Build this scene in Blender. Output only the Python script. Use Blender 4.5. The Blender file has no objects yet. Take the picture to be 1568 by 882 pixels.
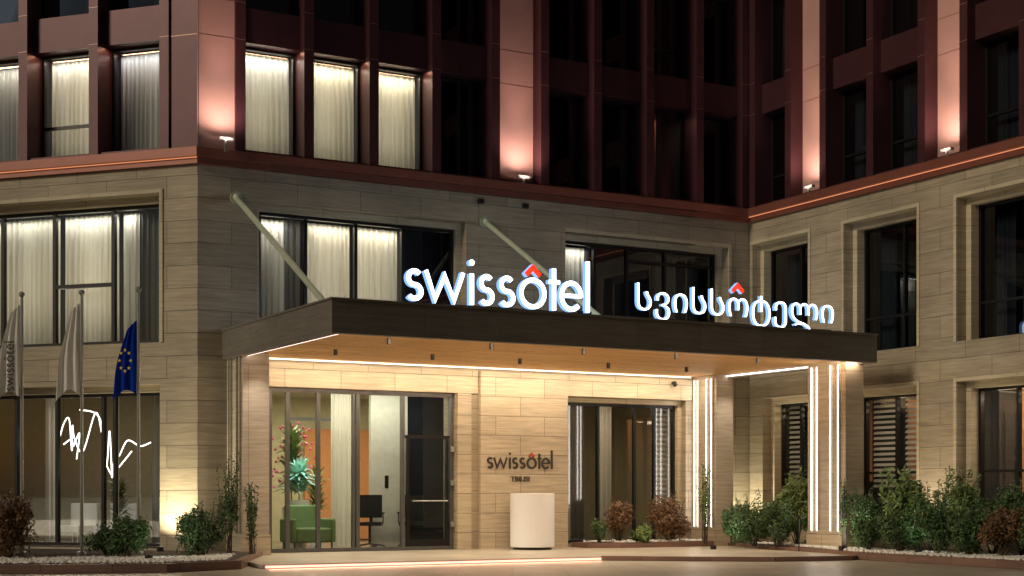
import bpy, bmesh, math, random
from mathutils import Vector, Matrix
random.seed(7)
S = bpy.context.scene
S.view_settings.view_transform='Standard'; S.view_settings.look='None'; S.view_settings.exposure=0
COL = S.collection

# ------------------------------------------------------------ materials
def nt(name):
    m=bpy.data.materials.new(name); m.use_nodes=True
    n=m.node_tree; n.nodes.clear(); return m,n
def N(n,t,**k):
    x=n.nodes.new(t)
    for a,b in k.items(): setattr(x,a,b)
    return x
def setin(node,**k):
    for a,b in k.items(): node.inputs[a.replace('_',' ')].default_value=b
def plain(name,col,rough=.6,metal=0,var=.15,scale=8,bump=0.0,spec=.5):
    m,n=nt(name); o=N(n,'ShaderNodeOutputMaterial'); p=N(n,'ShaderNodeBsdfPrincipled')
    tc=N(n,'ShaderNodeTexCoord'); no=N(n,'ShaderNodeTexNoise'); no.inputs['Scale'].default_value=scale; no.inputs['Detail'].default_value=4
    n.links.new(tc.outputs['Object'],no.inputs['Vector'])
    mx=N(n,'ShaderNodeMix',data_type='RGBA')
    mx.inputs[6].default_value=(*[c*(1-var) for c in col],1); mx.inputs[7].default_value=(*[min(1,c*(1+var)) for c in col],1)
    n.links.new(no.outputs['Fac'],mx.inputs[0]); n.links.new(mx.outputs[2],p.inputs['Base Color'])
    p.inputs['Roughness'].default_value=rough; p.inputs['Metallic'].default_value=metal
    p.inputs['Specular IOR Level'].default_value=spec
    if bump:
        b=N(n,'ShaderNodeBump'); b.inputs['Strength'].default_value=bump; b.inputs['Distance'].default_value=.02
        n.links.new(no.outputs['Fac'],b.inputs['Height']); n.links.new(b.outputs[0],p.inputs['Normal'])
    n.links.new(p.outputs[0],o.inputs[0]); return m
def emis(name,col,st,samp=True):
    m,n=nt(name); o=N(n,'ShaderNodeOutputMaterial'); e=N(n,'ShaderNodeEmission')
    e.inputs[0].default_value=(*col,1); e.inputs[1].default_value=st; n.links.new(e.outputs[0],o.inputs[0])
    if not samp: m.cycles.emission_sampling='NONE'
    return m
def stone(name,c1,c2,bw=1.25,rh=.4,rough=.6,mort=.006,off=.5,joint=.35):
    m,n=nt(name); o=N(n,'ShaderNodeOutputMaterial'); p=N(n,'ShaderNodeBsdfPrincipled')
    uv=N(n,'ShaderNodeUVMap'); uv.uv_map='UVMap'
    br=N(n,'ShaderNodeTexBrick'); br.offset=off; br.offset_frequency=2
    setin(br,Scale=1.0,Mortar_Size=mort,Mortar_Smooth=.3,Bias=0.0,Brick_Width=bw,Row_Height=rh)
    br.inputs['Color1'].default_value=(*c1,1); br.inputs['Color2'].default_value=(*c2,1)
    br.inputs['Mortar'].default_value=(*[c*joint for c in c1],1)
    n.links.new(uv.outputs[0],br.inputs['Vector'])
    mp=N(n,'ShaderNodeMapping'); mp.inputs['Scale'].default_value=(.9,14,1)
    n.links.new(uv.outputs[0],mp.inputs[0])
    no=N(n,'ShaderNodeTexNoise'); setin(no,Scale=1.6,Detail=6.0,Roughness=.65,Distortion=.4); n.links.new(mp.outputs[0],no.inputs['Vector'])
    no2=N(n,'ShaderNodeTexNoise'); setin(no2,Scale=.6,Detail=3.0); n.links.new(uv.outputs[0],no2.inputs['Vector'])
    r=N(n,'ShaderNodeMapRange'); r.inputs[1].default_value=.3; r.inputs[2].default_value=.7; r.inputs[3].default_value=.72; r.inputs[4].default_value=1.18
    n.links.new(no.outputs['Fac'],r.inputs[0])
    r2=N(n,'ShaderNodeMapRange'); r2.inputs[1].default_value=.3; r2.inputs[2].default_value=.7; r2.inputs[3].default_value=.82; r2.inputs[4].default_value=1.12
    n.links.new(no2.outputs['Fac'],r2.inputs[0])
    mu=N(n,'ShaderNodeMath',operation='MULTIPLY'); n.links.new(r.outputs[0],mu.inputs[0]); n.links.new(r2.outputs[0],mu.inputs[1])
    v=N(n,'ShaderNodeVectorMath',operation='SCALE'); n.links.new(br.outputs['Color'],v.inputs[0]); n.links.new(mu.outputs[0],v.inputs['Scale'])
    n.links.new(v.outputs[0],p.inputs['Base Color']); p.inputs['Roughness'].default_value=rough
    b=N(n,'ShaderNodeBump'); b.inputs['Strength'].default_value=.6; b.inputs['Distance'].default_value=.006
    iv=N(n,'ShaderNodeMath',operation='MULTIPLY_ADD'); iv.inputs[1].default_value=-1.5; n.links.new(br.outputs['Fac'],iv.inputs[0]); n.links.new(no.outputs['Fac'],iv.inputs[2])
    n.links.new(iv.outputs[0],b.inputs['Height']); n.links.new(b.outputs[0],p.inputs['Normal'])
    n.links.new(p.outputs[0],o.inputs[0]); return m
def wood(name):
    m,n=nt(name); o=N(n,'ShaderNodeOutputMaterial'); p=N(n,'ShaderNodeBsdfPrincipled')
    uv=N(n,'ShaderNodeUVMap'); uv.uv_map='UVMap'
    br=N(n,'ShaderNodeTexBrick'); br.offset=.37
    setin(br,Scale=1.0,Mortar_Size=.006,Brick_Width=2.4,Row_Height=.14)
    br.inputs['Color1'].default_value=(.66,.36,.12,1); br.inputs['Color2'].default_value=(.80,.48,.19,1); br.inputs['Mortar'].default_value=(.12,.06,.025,1)
    n.links.new(uv.outputs[0],br.inputs['Vector'])
    mp=N(n,'ShaderNodeMapping'); mp.inputs['Scale'].default_value=(1,18,1); n.links.new(uv.outputs[0],mp.inputs[0])
    no=N(n,'ShaderNodeTexNoise'); setin(no,Scale=2.2,Detail=6.0,Distortion=1.0); n.links.new(mp.outputs[0],no.inputs['Vector'])
    r=N(n,'ShaderNodeMapRange'); r.inputs[1].default_value=.3; r.inputs[2].default_value=.7; r.inputs[3].default_value=.6; r.inputs[4].default_value=1.15
    n.links.new(no.outputs['Fac'],r.inputs[0])
    v=N(n,'ShaderNodeVectorMath',operation='SCALE'); n.links.new(br.outputs['Color'],v.inputs[0]); n.links.new(r.outputs[0],v.inputs['Scale'])
    n.links.new(v.outputs[0],p.inputs['Base Color']); p.inputs['Roughness'].default_value=.6; p.inputs['Specular IOR Level'].default_value=.25
    n.links.new(p.outputs[0],o.inputs[0]); return m
def glassmat(name,tint=(.9,.95,.95),boost=.04,ior=1.55):
    m,n=nt(name); o=N(n,'ShaderNodeOutputMaterial'); t=N(n,'ShaderNodeBsdfTransparent'); g=N(n,'ShaderNodeBsdfGlossy')
    t.inputs[0].default_value=(*tint,1); g.inputs['Roughness'].default_value=.015
    f=N(n,'ShaderNodeFresnel'); f.inputs[0].default_value=ior
    a=N(n,'ShaderNodeMath',operation='ADD'); a.inputs[1].default_value=boost; n.links.new(f.outputs[0],a.inputs[0])
    mx=N(n,'ShaderNodeMixShader'); n.links.new(a.outputs[0],mx.inputs[0]); n.links.new(t.outputs[0],mx.inputs[1]); n.links.new(g.outputs[0],mx.inputs[2])
    n.links.new(mx.outputs[0],o.inputs[0]); return m
def cloth(name,col,tr=.35):
    m,n=nt(name); o=N(n,'ShaderNodeOutputMaterial'); d=N(n,'ShaderNodeBsdfDiffuse'); t=N(n,'ShaderNodeBsdfTranslucent')
    tc=N(n,'ShaderNodeTexCoord'); mp=N(n,'ShaderNodeMapping'); mp.inputs['Scale'].default_value=(20,20,.6)
    no=N(n,'ShaderNodeTexNoise'); setin(no,Scale=1.0,Detail=3.0); n.links.new(tc.outputs['Object'],mp.inputs[0]); n.links.new(mp.outputs[0],no.inputs['Vector'])
    mx=N(n,'ShaderNodeMix',data_type='RGBA'); mx.inputs[6].default_value=(*[c*.7 for c in col],1); mx.inputs[7].default_value=(*col,1)
    n.links.new(no.outputs['Fac'],mx.inputs[0]); n.links.new(mx.outputs[2],d.inputs[0]); n.links.new(mx.outputs[2],t.inputs[0])
    s=N(n,'ShaderNodeMixShader'); s.inputs[0].default_value=tr
    n.links.new(d.outputs[0],s.inputs[1]); n.links.new(t.outputs[0],s.inputs[2]); n.links.new(s.outputs[0],o.inputs[0]); return m

M={}
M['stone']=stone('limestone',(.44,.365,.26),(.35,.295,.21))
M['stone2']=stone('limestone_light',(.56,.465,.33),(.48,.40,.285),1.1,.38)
M['trim']=stone('limestone_trim',(.58,.50,.35),(.54,.46,.32),1.5,3.0)
M['fascia']=stone('canopy_cladding',(.17,.15,.125),(.14,.125,.105),1.3,.6,.6,.004,.5,.6)
M['colstone']=stone('column_stone',(.48,.41,.32),(.45,.39,.30),3,3.4,.6,.004)
M['metal']=plain('copper_cladding',(.075,.026,.032),.42,.35,.25,3)
M['panel']=plain('copper_panel',(.50,.29,.25),.55,.15,.12,2)
M['seam']=plain('seam_metal',(.45,.26,.20),.4,.5)
M['ledge']=plain('copper_ledge',(.24,.085,.06),.4,.3,.15,3)
M['frame']=plain('dark_frame',(.012,.012,.014),.35,.3)
M['gframe']=plain('grey_aluminium',(.15,.155,.16),.35,.6)
M['glass']=glassmat('window_glass')
M['dglass']=glassmat('darkened_glass',(.40,.46,.55),.05)  # same glazing as the clear panes, darkened where the rooms are unlit
M['cur']=cloth('sheer_curtain',(.84,.81,.73),.4)
M['curd']=cloth('heavy_curtain',(.17,.165,.16))
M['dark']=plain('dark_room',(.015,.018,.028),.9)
M['darkred']=plain('dim_room_red',(.20,.07,.05),.9)
M['roomw']=plain('room_wall',(.46,.41,.28),.8)
M['panelw']=plain('room_pale_panel',(.62,.62,.56),.6)
M['roomf']=plain('room_floor',(.18,.14,.11),.3)
M['ceil']=plain('room_ceiling',(.45,.42,.36),.9)
M['wood']=wood('timber_soffit')
M['led']=emis('led_white',(1,.92,.84),8)
M['ledw']=emis('led_wall',(1,.84,.62),3)
M['ledp']=emis('led_pinkish',(1,.80,.72),6)
M['ledo']=emis('led_orange',(1,.36,.16),.85,False)
M['stripglow']=emis('unlit_strip_glow',(.8,.9,.8),.25,False)  # unlit strips on the left column, given a faint painted glow
M['signw']=emis('sign_face_white',(.86,.94,1),5,False)
M['signb']=emis('sign_side_blue',(.25,.5,1),1.3,False)
M['signr']=emis('sign_face_red',(1,.035,.012),2.0,False)
M['black']=plain('black_metal',(.02,.02,.02),.4,.3)
M['signdark']=plain('sign_dark',(.03,.027,.025),.5)
M['red']=plain('sign_red',(.55,.04,.02),.5)
M['white']=plain('white_lacquer',(.78,.77,.77),.35,0,.04)
M['steel']=plain('pole_steel',(.45,.47,.45),.35,.8)
M['rod']=plain('stay_rod',(.44,.50,.38),.5,.1)
M['paving']=stone('granite_paving',(.46,.41,.33),(.40,.355,.285),.8,.8,.36,.005,.0,.5)
M['kerb']=stone('kerb_stone',(.22,.125,.095),(.18,.105,.08),1.0,3,.5,.006)
M['soil']=plain('soil',(.05,.04,.03),.95,0,.4,30,.8)
M['pebble']=plain('white_pebbles',(.72,.70,.65),.7,0,.25,25)
M['leafg']=plain('leaf_green',(.06,.12,.035),.45,0,.6,6)
M['leafl']=plain('leaf_light_green',(.15,.23,.07),.45,0,.5,6)
M['leafr']=plain('leaf_bronze',(.16,.085,.035),.55,0,.5,6)
M['twig']=plain('twig',(.07,.05,.035),.8)
M['flagw']=cloth('flag_white',(.9,.89,.85),.3)
M['flagb']=cloth('flag_blue',(.012,.05,.45),.3)
M['yellow']=plain('star_yellow',(.8,.6,.05),.7)
M['chairg']=plain('green_upholstery',(.16,.24,.09),.8)
M['pink']=plain('pink_flowers',(.8,.12,.30),.6)
M['plantb']=plain('indoor_leaf',(.35,.62,.50),.45,0,.4,8)
M['blind']=plain('blind_slat',(.55,.55,.52),.6)
M['orange']=plain('orange_wall_panel',(.55,.24,.10),.8)

# ------------------------------------------------------------ frames (along, outward)
class Fr:
    def __init__(s,o,a,d): s.o=Vector(o); s.a=Vector(a); s.d=Vector(d)
    def __call__(s,a,d,z): p=s.o+s.a*a+s.d*d; return Vector((p.x,p.y,z))
MAIN=Fr((-5.57,26.8),(.8746,.4848),(.4848,-.8746))
LEFT=Fr((-5.57,26.8),(-.9466,.3223),(-.3223,-.9466))
RIGHT=Fr((5.137,32.7),(.4848,-.8746),(-.8746,-.4848))
WLD=Fr((0,0),(1,0),(0,-1))

class MB:
    def __init__(s): s.v=[]; s.f=[]; s.uv=[]
    def box(s,F,a0,a1,d0,d1,z0,z1):
        c=[(a0,d0,z0),(a1,d0,z0),(a1,d1,z0),(a0,d1,z0),(a0,d0,z1),(a1,d0,z1),(a1,d1,z1),(a0,d1,z1)]
        i=len(s.v); s.v+=[F(*p) for p in c]
        for q in ((0,3,2,1),(4,5,6,7),(0,1,5,4),(1,2,6,5),(2,3,7,6),(3,0,4,7)):
            s.f.append(tuple(i+k for k in q))
            hor=len({c[k][2] for k in q})==1
            s.uv.append([(c[k][0],c[k][1]) if hor else (c[k][0]+c[k][1],c[k][2]) for k in q])
    def quad(s,F,p):
        i=len(s.v); s.v+=[F(*q) for q in p]; s.f.append(tuple(range(i,i+len(p))))
        hor=len({q[2] for q in p})==1
        s.uv.append([(q[0],q[1]) if hor else (q[0]+q[1],q[2]) for q in p])
    def prism(s,F,poly,z0,z1):
        i=len(s.v); n=len(poly)
        s.v+=[F(a,d,z0) for a,d in poly]+[F(a,d,z1) for a,d in poly]
        s.f.append(tuple(range(i+n-1,i-1,-1))); s.uv.append([poly[k] for k in range(n-1,-1,-1)])
        s.f.append(tuple(range(i+n,i+2*n))); s.uv.append(list(poly))
        L=0
        for k in range(n):
            j=(k+1)%n; l=math.hypot(poly[j][0]-poly[k][0],poly[j][1]-poly[k][1])
            s.f.append((i+k,i+j,i+n+j,i+n+k)); s.uv.append([(L,z0),(L+l,z0),(L+l,z1),(L,z1)]); L+=l
    def cyl(s,p0,p1,r0,r1=None,n=12,cap=True):
        r1=r0 if r1 is None else r1
        p0=Vector(p0); p1=Vector(p1); ax=(p1-p0).normalized()
        x=ax.orthogonal().normalized(); y=ax.cross(x); i=len(s.v)
        for p,r in ((p0,r0),(p1,r1)):
            for k in range(n):
                t=2*math.pi*k/n; s.v.append(p+x*math.cos(t)*r+y*math.sin(t)*r)
        for k in range(n):
            j=(k+1)%n; s.f.append((i+k,i+j,i+n+j,i+n+k)); s.uv.append([(0,0)]*4)
        if cap:
            s.f.append(tuple(range(i+n-1,i-1,-1))); s.uv.append([(0,0)]*n)
            s.f.append(tuple(range(i+n,i+2*n))); s.uv.append([(0,0)]*n)
    def ball(s,c,r,n=8,m=6,sz=1):
        c=Vector(c); i=len(s.v)
        for a in range(m+1):
            th=math.pi*a/m
            for k in range(n):
                t=2*math.pi*k/n; s.v.append(c+Vector((math.sin(th)*math.cos(t)*r,math.sin(th)*math.sin(t)*r,math.cos(th)*r*sz)))
        for a in range(m):
            for k in range(n):
                j=(k+1)%n; s.f.append((i+a*n+k,i+(a+1)*n+k,i+(a+1)*n+j,i+a*n+j)); s.uv.append([(0,0)]*4)
    def make(s,name,mat,parent=None,smooth=False,recalc=True):
        me=bpy.data.meshes.new(name); me.from_pydata([tuple(v) for v in s.v],[],s.f)
        ul=me.uv_layers.new(name='UVMap'); k=0
        for u in s.uv:
            for q in u: ul.data[k].uv=q; k+=1
        if recalc:
            b=bmesh.new(); b.from_mesh(me); bmesh.ops.recalc_face_normals(b,faces=b.faces); b.to_mesh(me); b.free()
        if smooth:
            for p in me.polygons: p.use_smooth=True
        if isinstance(mat,str): mat=M[mat]
        me.materials.append(mat)
        ob=bpy.data.objects.new(name,me); COL.objects.link(ob)
        if parent: attach(ob,parent)
        return ob
def attach(ob,parent):
    ob.parent=parent; ob.matrix_parent_inverse=Matrix.Translation(-parent.location)
def empty(name,loc):
    e=bpy.data.objects.new(name,None); e.location=loc; e.empty_display_size=.3; COL.objects.link(e); return e

HOTEL=empty('hotel_building',MAIN(0,0,0))
P={}; PM={}
def part(key,mat):
    PM[key]=mat
    if key not in P: P[key]=MB()
    return P[key]
def area(name,loc,direction,sx,sy,power,col,xdir=None,parent=None,spread=None):
    l=bpy.data.lights.new(name,'AREA'); l.shape='RECTANGLE'; l.size=sx; l.size_y=sy; l.energy=power; l.color=col
    if spread: l.spread=spread
    o=bpy.data.objects.new(name,l); COL.objects.link(o)
    z=-Vector(direction).normalized(); x=Vector(xdir) if xdir is not None else z.orthogonal(); x=(x-z*x.dot(z)).normalized(); y=z.cross(x)
    o.matrix_world=Matrix.Translation(Vector(loc))@Matrix((x,y,z)).transposed().to_4x4()
    attach(o,parent or HOTEL); return o
def spot(name,loc,direction,power,col,ang=60,blend=.8,rad=.03,parent=None):
    l=bpy.data.lights.new(name,'SPOT'); l.energy=power; l.color=col; l.spot_size=math.radians(ang); l.spot_blend=blend; l.shadow_soft_size=rad
    o=bpy.data.objects.new(name,l); COL.objects.link(o)
    o.location=loc; o.rotation_euler=Vector(direction).to_track_quat('-Z','Y').to_euler()
    attach(o,parent or HOTEL); return o
def A3(F,a=0,d=0,z=0):
    p=F.a*a+F.d*d; return Vector((p.x,p.y,z))

# ------------------------------------------------------------ stone base walls with openings
def wall(mb,F,a0,a1,z0,z1,ops,d0=-.5,d1=0):
    xs=sorted({a0,a1,*[o[0] for o in ops],*[o[1] for o in ops]})
    xs=[x for x in xs if a0<=x<=a1]
    for x0,x1 in zip(xs,xs[1:]):
        cur=z0
        for o in sorted([o for o in ops if o[0]<=x0+1e-6 and o[1]>=x1-1e-6],key=lambda o:o[2]):
            if o[2]>cur: mb.box(F,x0,x1,d0,d1,cur,o[2])
            cur=o[3]
        if cur<z1: mb.box(F,x0,x1,d0,d1,cur,z1)
opM=[(1.1,5.35,4.0,6.42),(7.6,11.67,4.0,6.42),(1.33,5.11,.0,3.08),(7.63,10.56,.12,3.10)]
opR=[(.10,1.95,3.9,6.5),(3.03,5.05,3.9,6.5),(6.05,8.1,3.9,6.5),(9.1,11.1,3.9,6.5),(.45,1.95,.45,3.17),(3.03,5.05,.45,3.17),(6.05,8.1,.45,3.17),(9.1,11.1,.45,3.17)]
opL=[(.77,5.2,3.85,6.52),(.77,5.2,.15,3.1),(6.2,10.6,3.85,6.52),(6.2,10.6,.15,3.1)]
ws=part('stone_wall','stone')
wall(ws,MAIN,0,12.25,-.1,6.98,opM)
wall(ws,RIGHT,0,16,-.1,6.98,opR)
wall(ws,LEFT,0,14,-.1,6.98,opL)
tr=part('window_surround','trim')
def surround(F,o,w=.12,d0=-.5,d1=-.22):
    a0,a1,z0,z1=o
    tr.box(F,a0+.001,a0+w,d0,d1,z0,z1); tr.box(F,a1-w,a1-.001,d0,d1,z0,z1)
    tr.box(F,a0+w,a1-w,d0,d1-.003,z1-w,z1-.001)
for o in opR: surround(RIGHT,o)
for o in opL: surround(LEFT,o)
surround(MAIN,opM[1]); surround(MAIN,opM[0])
surround(MAIN,opM[3],.1,-.4,-.15)
def archi(F,o,w=.07,p=.03):
    a0,a1,z0,z1=o
    tr.box(F,a0-w,a0-.002,-.1,p,z0,z1+w); tr.box(F,a1+.002,a1+w,-.1,p,z0,z1+w); tr.box(F,a0,a1,-.1,p-.003,z1+.002,z1+w-.002)
for o in opR[1:4]+opR[5:]: archi(RIGHT,o)
tr.box(RIGHT,1.952,2.02,-.1,.03,3.9,6.57); tr.box(RIGHT,.04,1.95,-.1,.027,6.502,6.57)
for o in opL:
    if o[2]>2: archi(LEFT,o)
tr.box(MAIN,11.672,11.74,-.1,.03,4.0,6.49); tr.box(MAIN,7.6,11.67,-.1,.027,6.422,6.49)

gl=part('window_glass','glass'); dg=part('darkened_glass','dglass')
fr=part('window_frame','frame'); dk=part('dark_interior','dark')
def window(F,a0,a1,z0,z1,mull=(),trans=(),d=-.45,fw=.05,g=None,fb=None):
    g=g or gl; fb=fb or fr
    g.quad(F,[(a0+.01,d,z0+.01),(a1-.01,d,z0+.01),(a1-.01,d,z1-.01),(a0+.01,d,z1-.01)])
    fb.box(F,a0,a0+fw,d-.04,d+.05,z0,z1); fb.box(F,a1-fw,a1,d-.04,d+.05,z0,z1)
    fb.box(F,a0+fw,a1-fw,d-.04,d+.047,z0,z0+fw); fb.box(F,a0+fw,a1-fw,d-.04,d+.047,z1-fw,z1)
    for m in mull: fb.box(F,m-fw/2,m+fw/2,d-.04,d+.044,z0+fw,z1-fw)
    for t in trans: fb.box(F,t[0],t[1],d-.04,d+.04,t[2]-fw/2,t[2]+fw/2)
def curtain(mb,F,a0,a1,z0,z1,d=-.62,per=.11,amp=.035,seed=0):
    rnd=random.Random(seed*77+int(a0*1000)); n=max(12,int((a1-a0)/per*8)); pts=[]; ph=rnd.random()*6
    for k in range(n+1):
        t=a0+(a1-a0)*k/n; ph+=2*math.pi*(a1-a0)/n/per*(.55+.9*rnd.random())
        pts.append((t,math.sin(ph)*amp*(.65+.35*math.sin(t*9))))
    for (p,q),(p2,q2) in zip(pts,pts[1:]):
        i=len(mb.v); mb.v+=[F(p,d+q*1.25,z0),F(p2,d+q2*1.25,z0),F(p2,d+q2*.8,z1),F(p,d+q*.8,z1)]
        mb.f.append((i,i+1,i+2,i+3)); mb.uv.append([(0,0)]*4)
cu=part('sheer_curtain','cur'); cd=part('heavy_curtain','curd')
def lit(F,a0,a1,z0,z1,power=5,col=(1,.86,.66),seed=0,d=-.62,room=True):
    curtain(cu,F,a0,a1,z0+.03,z1-.02,d=d,seed=seed)
    area('window_cove_light',F((a0+a1)/2,d+.13,z1-.06),A3(F,0,-.16,-1),a1-a0-.05,.05,power*1.8,col,xdir=A3(F,1,0,0))
    if room: area('room_light',F((a0+a1)/2,d-.6,(z0+z1)/2),A3(F,0,1,0),(a1-a0)*.8,1.5,power*2.2,(1,.84,.6),xdir=A3(F,1,0,0))

# --- mezzanine windows
window(MAIN,1.22,5.23,4.0,6.30,mull=(2.16,3.17,4.15),d=-.36,fw=.06)
lit(MAIN,1.3,1.85,4.0,6.25,3.2,(1,.92,.8),seed=1,d=-.6,room=False); curtain(cd,MAIN,1.86,2.16,4.0,6.25,d=-.6)
lit(MAIN,2.25,3.15,4.0,6.25,4.0,seed=2,d=-.6); lit(MAIN,3.27,4.15,4.0,6.25,4.0,seed=3,d=-.6)
window(MAIN,7.72,11.55,4.0,6.30,mull=(8.5,9.3,10.25),trans=((9.3,11.5,6.0),),d=-.36,fw=.06)
lit(MAIN,7.75,8.4,4.0,6.25,2.6,(1,.92,.8),seed=4,d=-.6,room=False); curtain(cd,MAIN,10.3,11.4,4.0,6.25,d=-.75)
window(LEFT,.89,5.08,3.87,6.40,mull=(1.98,3.25,4.4),d=-.4,fw=.07)
fr.box(LEFT,2.0,3.25,-.43,-.352,4.95,5.02)
lit(LEFT,1.6,1.95,3.87,6.35,2.5,(1,.92,.8),seed=5,d=-.65,room=False); curtain(cd,LEFT,.95,1.58,3.9,6.35,d=-.65)
lit(LEFT,2.05,3.2,3.87,6.35,6,(1,.92,.78),seed=6,d=-.65); lit(LEFT,3.32,5.0,3.87,6.35,6,(1,.92,.78),seed=7,d=-.65)
window(LEFT,6.32,10.48,3.87,6.4,mull=(7.7,9.1),d=-.4)
for i,(a0,a1) in enumerate(((.22,1.83),(3.15,4.93),(6.17,7.98),(9.2,10.98))):
    window(RIGHT,a0,a1,3.92,6.38,mull=(a0+.62*(a1-a0),),trans=((a0+.05,a1-.05,4.6),) if i else (),g=dg,d=-.46)
    curtain(cd,RIGHT,a0+.05,a0+.5,3.95,6.3,d=-.8,seed=i); curtain(cd,RIGHT,a1-.4,a1-.05,3.95,6.3,d=-.8,seed=i+5)
# --- ground windows right wing with blinds
bl=part('window_blind','blind'); og=part('ground_room_wall','orange')
for i,(a0,a1) in enumerate(((.55,1.83),(3.15,4.93),(6.17,7.98),(9.2,10.98))):
    mid=a0+.5*(a1-a0)
    window(RIGHT,a0,a1,.47,3.05,mull=(mid,),trans=((a0+.05,a1-.05,1.55),),g=gl,d=-.46)
    for h in (0,1):
        b0=(a0 if h==0 else mid)+.08; b1=(mid if h==0 else a1)-.08
        z=3.0
        while z>(1.3 if h==0 else .9):
            if not(i==2 and h==0): bl.quad(RIGHT,[(b0,-.60,z),(b1,-.60,z),(b1,-.57,z-.055),(b0,-.57,z-.055)])
            z-=.105
    area('blind_room_light',RIGHT((a0+a1)/2,-.9,2.9),(RIGHT.d.x,RIGHT.d.y,-1.2),a1-a0,.1,6,(1,.8,.55),xdir=A3(RIGHT,1))
    og.box(RIGHT,a0-.3,a0+1.2,-1.9,-1.85,.5 if i==2 else 1.4,3.2)
area('ground_room_light',RIGHT(6.9,-1.3,3.2),A3(RIGHT,0,-.2,-1),1.5,.3,45,(1,.78,.52),xdir=A3(RIGHT,1))
area('ground_room_light',RIGHT(4.0,-1.3,3.2),A3(RIGHT,0,-.2,-1),1.5,.3,14,(1,.78,.52),xdir=A3(RIGHT,1))
# --- upper floors
FL=[7.35,9.95,12.55,15.15,17.75]
fins={'M':(MAIN,[.69,2.0,3.30,4.61,5.90,7.02,8.27,9.56,10.83,12.04],12.24),
      'R':(RIGHT,[0.02,1.21,2.30,3.68,5.07,6.12,7.5,8.9,9.95,11.3,12.7,14.1,15.5],16),
      'L':(LEFT,[.58,2.05,3.57,5.05,6.5,7.95,9.4,10.85,12.3],14)}
panels={'M':[(0,.69),(6.09,7.02)],'R':[(1.40,2.30),(5.26,6.12),(9.09,9.95)],'L':[(.0,.58)]}
W=.19
me=part('copper_cladding','metal'); pa=part('copper_panel','panel'); se=part('panel_seam','seam')
TOP=20.35
dim=part('dim_room','darkred')
for key,(F,fs,end) in fins.items():
    for f in fs:
        me.box(F,f,f+W,-.55,0.02,7.2,TOP)
        for z in (9.30,9.97,11.9,12.57,14.5,15.2): se.box(F,f+.002,f+W-.002,-.02,.022,z,z+.006)
    bays=[(a+W,b) for a,b in zip(fs,fs[1:])]
    if key=='M': bays.insert(0,(0,.69))
    if key=='L': bays.insert(0,(0,.58))
    for a0,a1 in bays:
        isp=any(abs(a0-p0)<.03 for p0,p1 in panels[key])
        if isp:
            dd=-.30 if a0>.01 else -.03
            mat=pa if not (key=='L') else me
            mat.box(F,a0+.001,a1-.001,-.55,dd,7.2,TOP)
            for z in (9.30,9.97,11.9,12.57,14.5,15.2): se.box(F,a0+.01,a1-.01,dd-.02,dd+.004,z,z+.010)
            continue
        for k,zb in enumerate(FL):
            zt=zb+1.97
            me.box(F,a0+.001,a1-.001,-.55,-.18,zt,zb+2.6)
            sash=(((a0+.04,a1-.04,zb+.62),) if ((key=='R' and k==0) or (key=='L' and k==0 and abs(a0-2.24)<.1) or (k>0 and int(a0*10)%2)) else ())
            islit=(k==0 and ((key=='M' and a0<4.2) or (key=='L' and a0<5)))
            window(F,a0+.001,a1-.001,zb,zt,trans=sash,d=-.48,fw=.05,g=gl if islit or (key=='M' and k==0 and 9.7<a0<9.8) else dg)
            if not islit:
                if (a0*5+k*1.7)%1.0>.3: curtain(cd,F,a0+.05,a0+.05+.4*(a1-a0),zb,zt,d=-.72,seed=k)
                if (a0*7+k)%2>.8: curtain(cd,F,a1-.4*(a1-a0),a1-.05,zb,zt,d=-.72,seed=k+3)
            else:
                area('bay_light',F((a0+a1)/2,-.25,zt-.03),(0,0,-1),a1-a0-.1,.05,5,(1,.58,.34),xdir=A3(F,1,0,0))
for F,a1 in ((MAIN,12.25),(RIGHT,16),(LEFT,14)): me.box(F,0,a1,-.56,-.035,7.2,7.34)
lit(MAIN,.93,1.95,7.38,9.28,5,(1,.93,.82),seed=11,d=-.64)
lit(MAIN,2.24,3.25,7.38,9.28,5,(1,.85,.62),seed=12,d=-.64)
lit(MAIN,3.54,4.56,7.38,9.28,5,(1,.85,.62),seed=13,d=-.64)
lit(LEFT,.82,2.0,7.38,9.28,3.5,(.9,.9,1),seed=14,d=-.64,room=False)
lit(LEFT,2.29,3.52,7.38,9.28,6,(1,.93,.8),seed=15,d=-.64)
lit(LEFT,3.80,5.0,7.38,9.28,5,(1,.94,.84),seed=16,d=-.64,room=False)
dim.box(MAIN,9.85,10.35,-.82,-.80,7.4,9.3)
area('window_cove_light',MAIN(10.1,-.6,9.2),(0,0,-1),.5,.05,2.5,(1,.6,.4),xdir=A3(MAIN,1))
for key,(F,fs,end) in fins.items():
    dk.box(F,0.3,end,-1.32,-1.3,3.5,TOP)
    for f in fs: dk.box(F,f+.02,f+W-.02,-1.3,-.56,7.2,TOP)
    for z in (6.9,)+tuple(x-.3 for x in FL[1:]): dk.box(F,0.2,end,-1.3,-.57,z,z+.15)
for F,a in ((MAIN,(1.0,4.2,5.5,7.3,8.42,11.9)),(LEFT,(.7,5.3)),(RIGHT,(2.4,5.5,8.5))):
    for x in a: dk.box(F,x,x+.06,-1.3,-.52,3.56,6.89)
for F,e in ((MAIN,12.2),(LEFT,14),(RIGHT,16)): dk.box(F,.6,e,-1.3,-.52,3.42,3.55)

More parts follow.
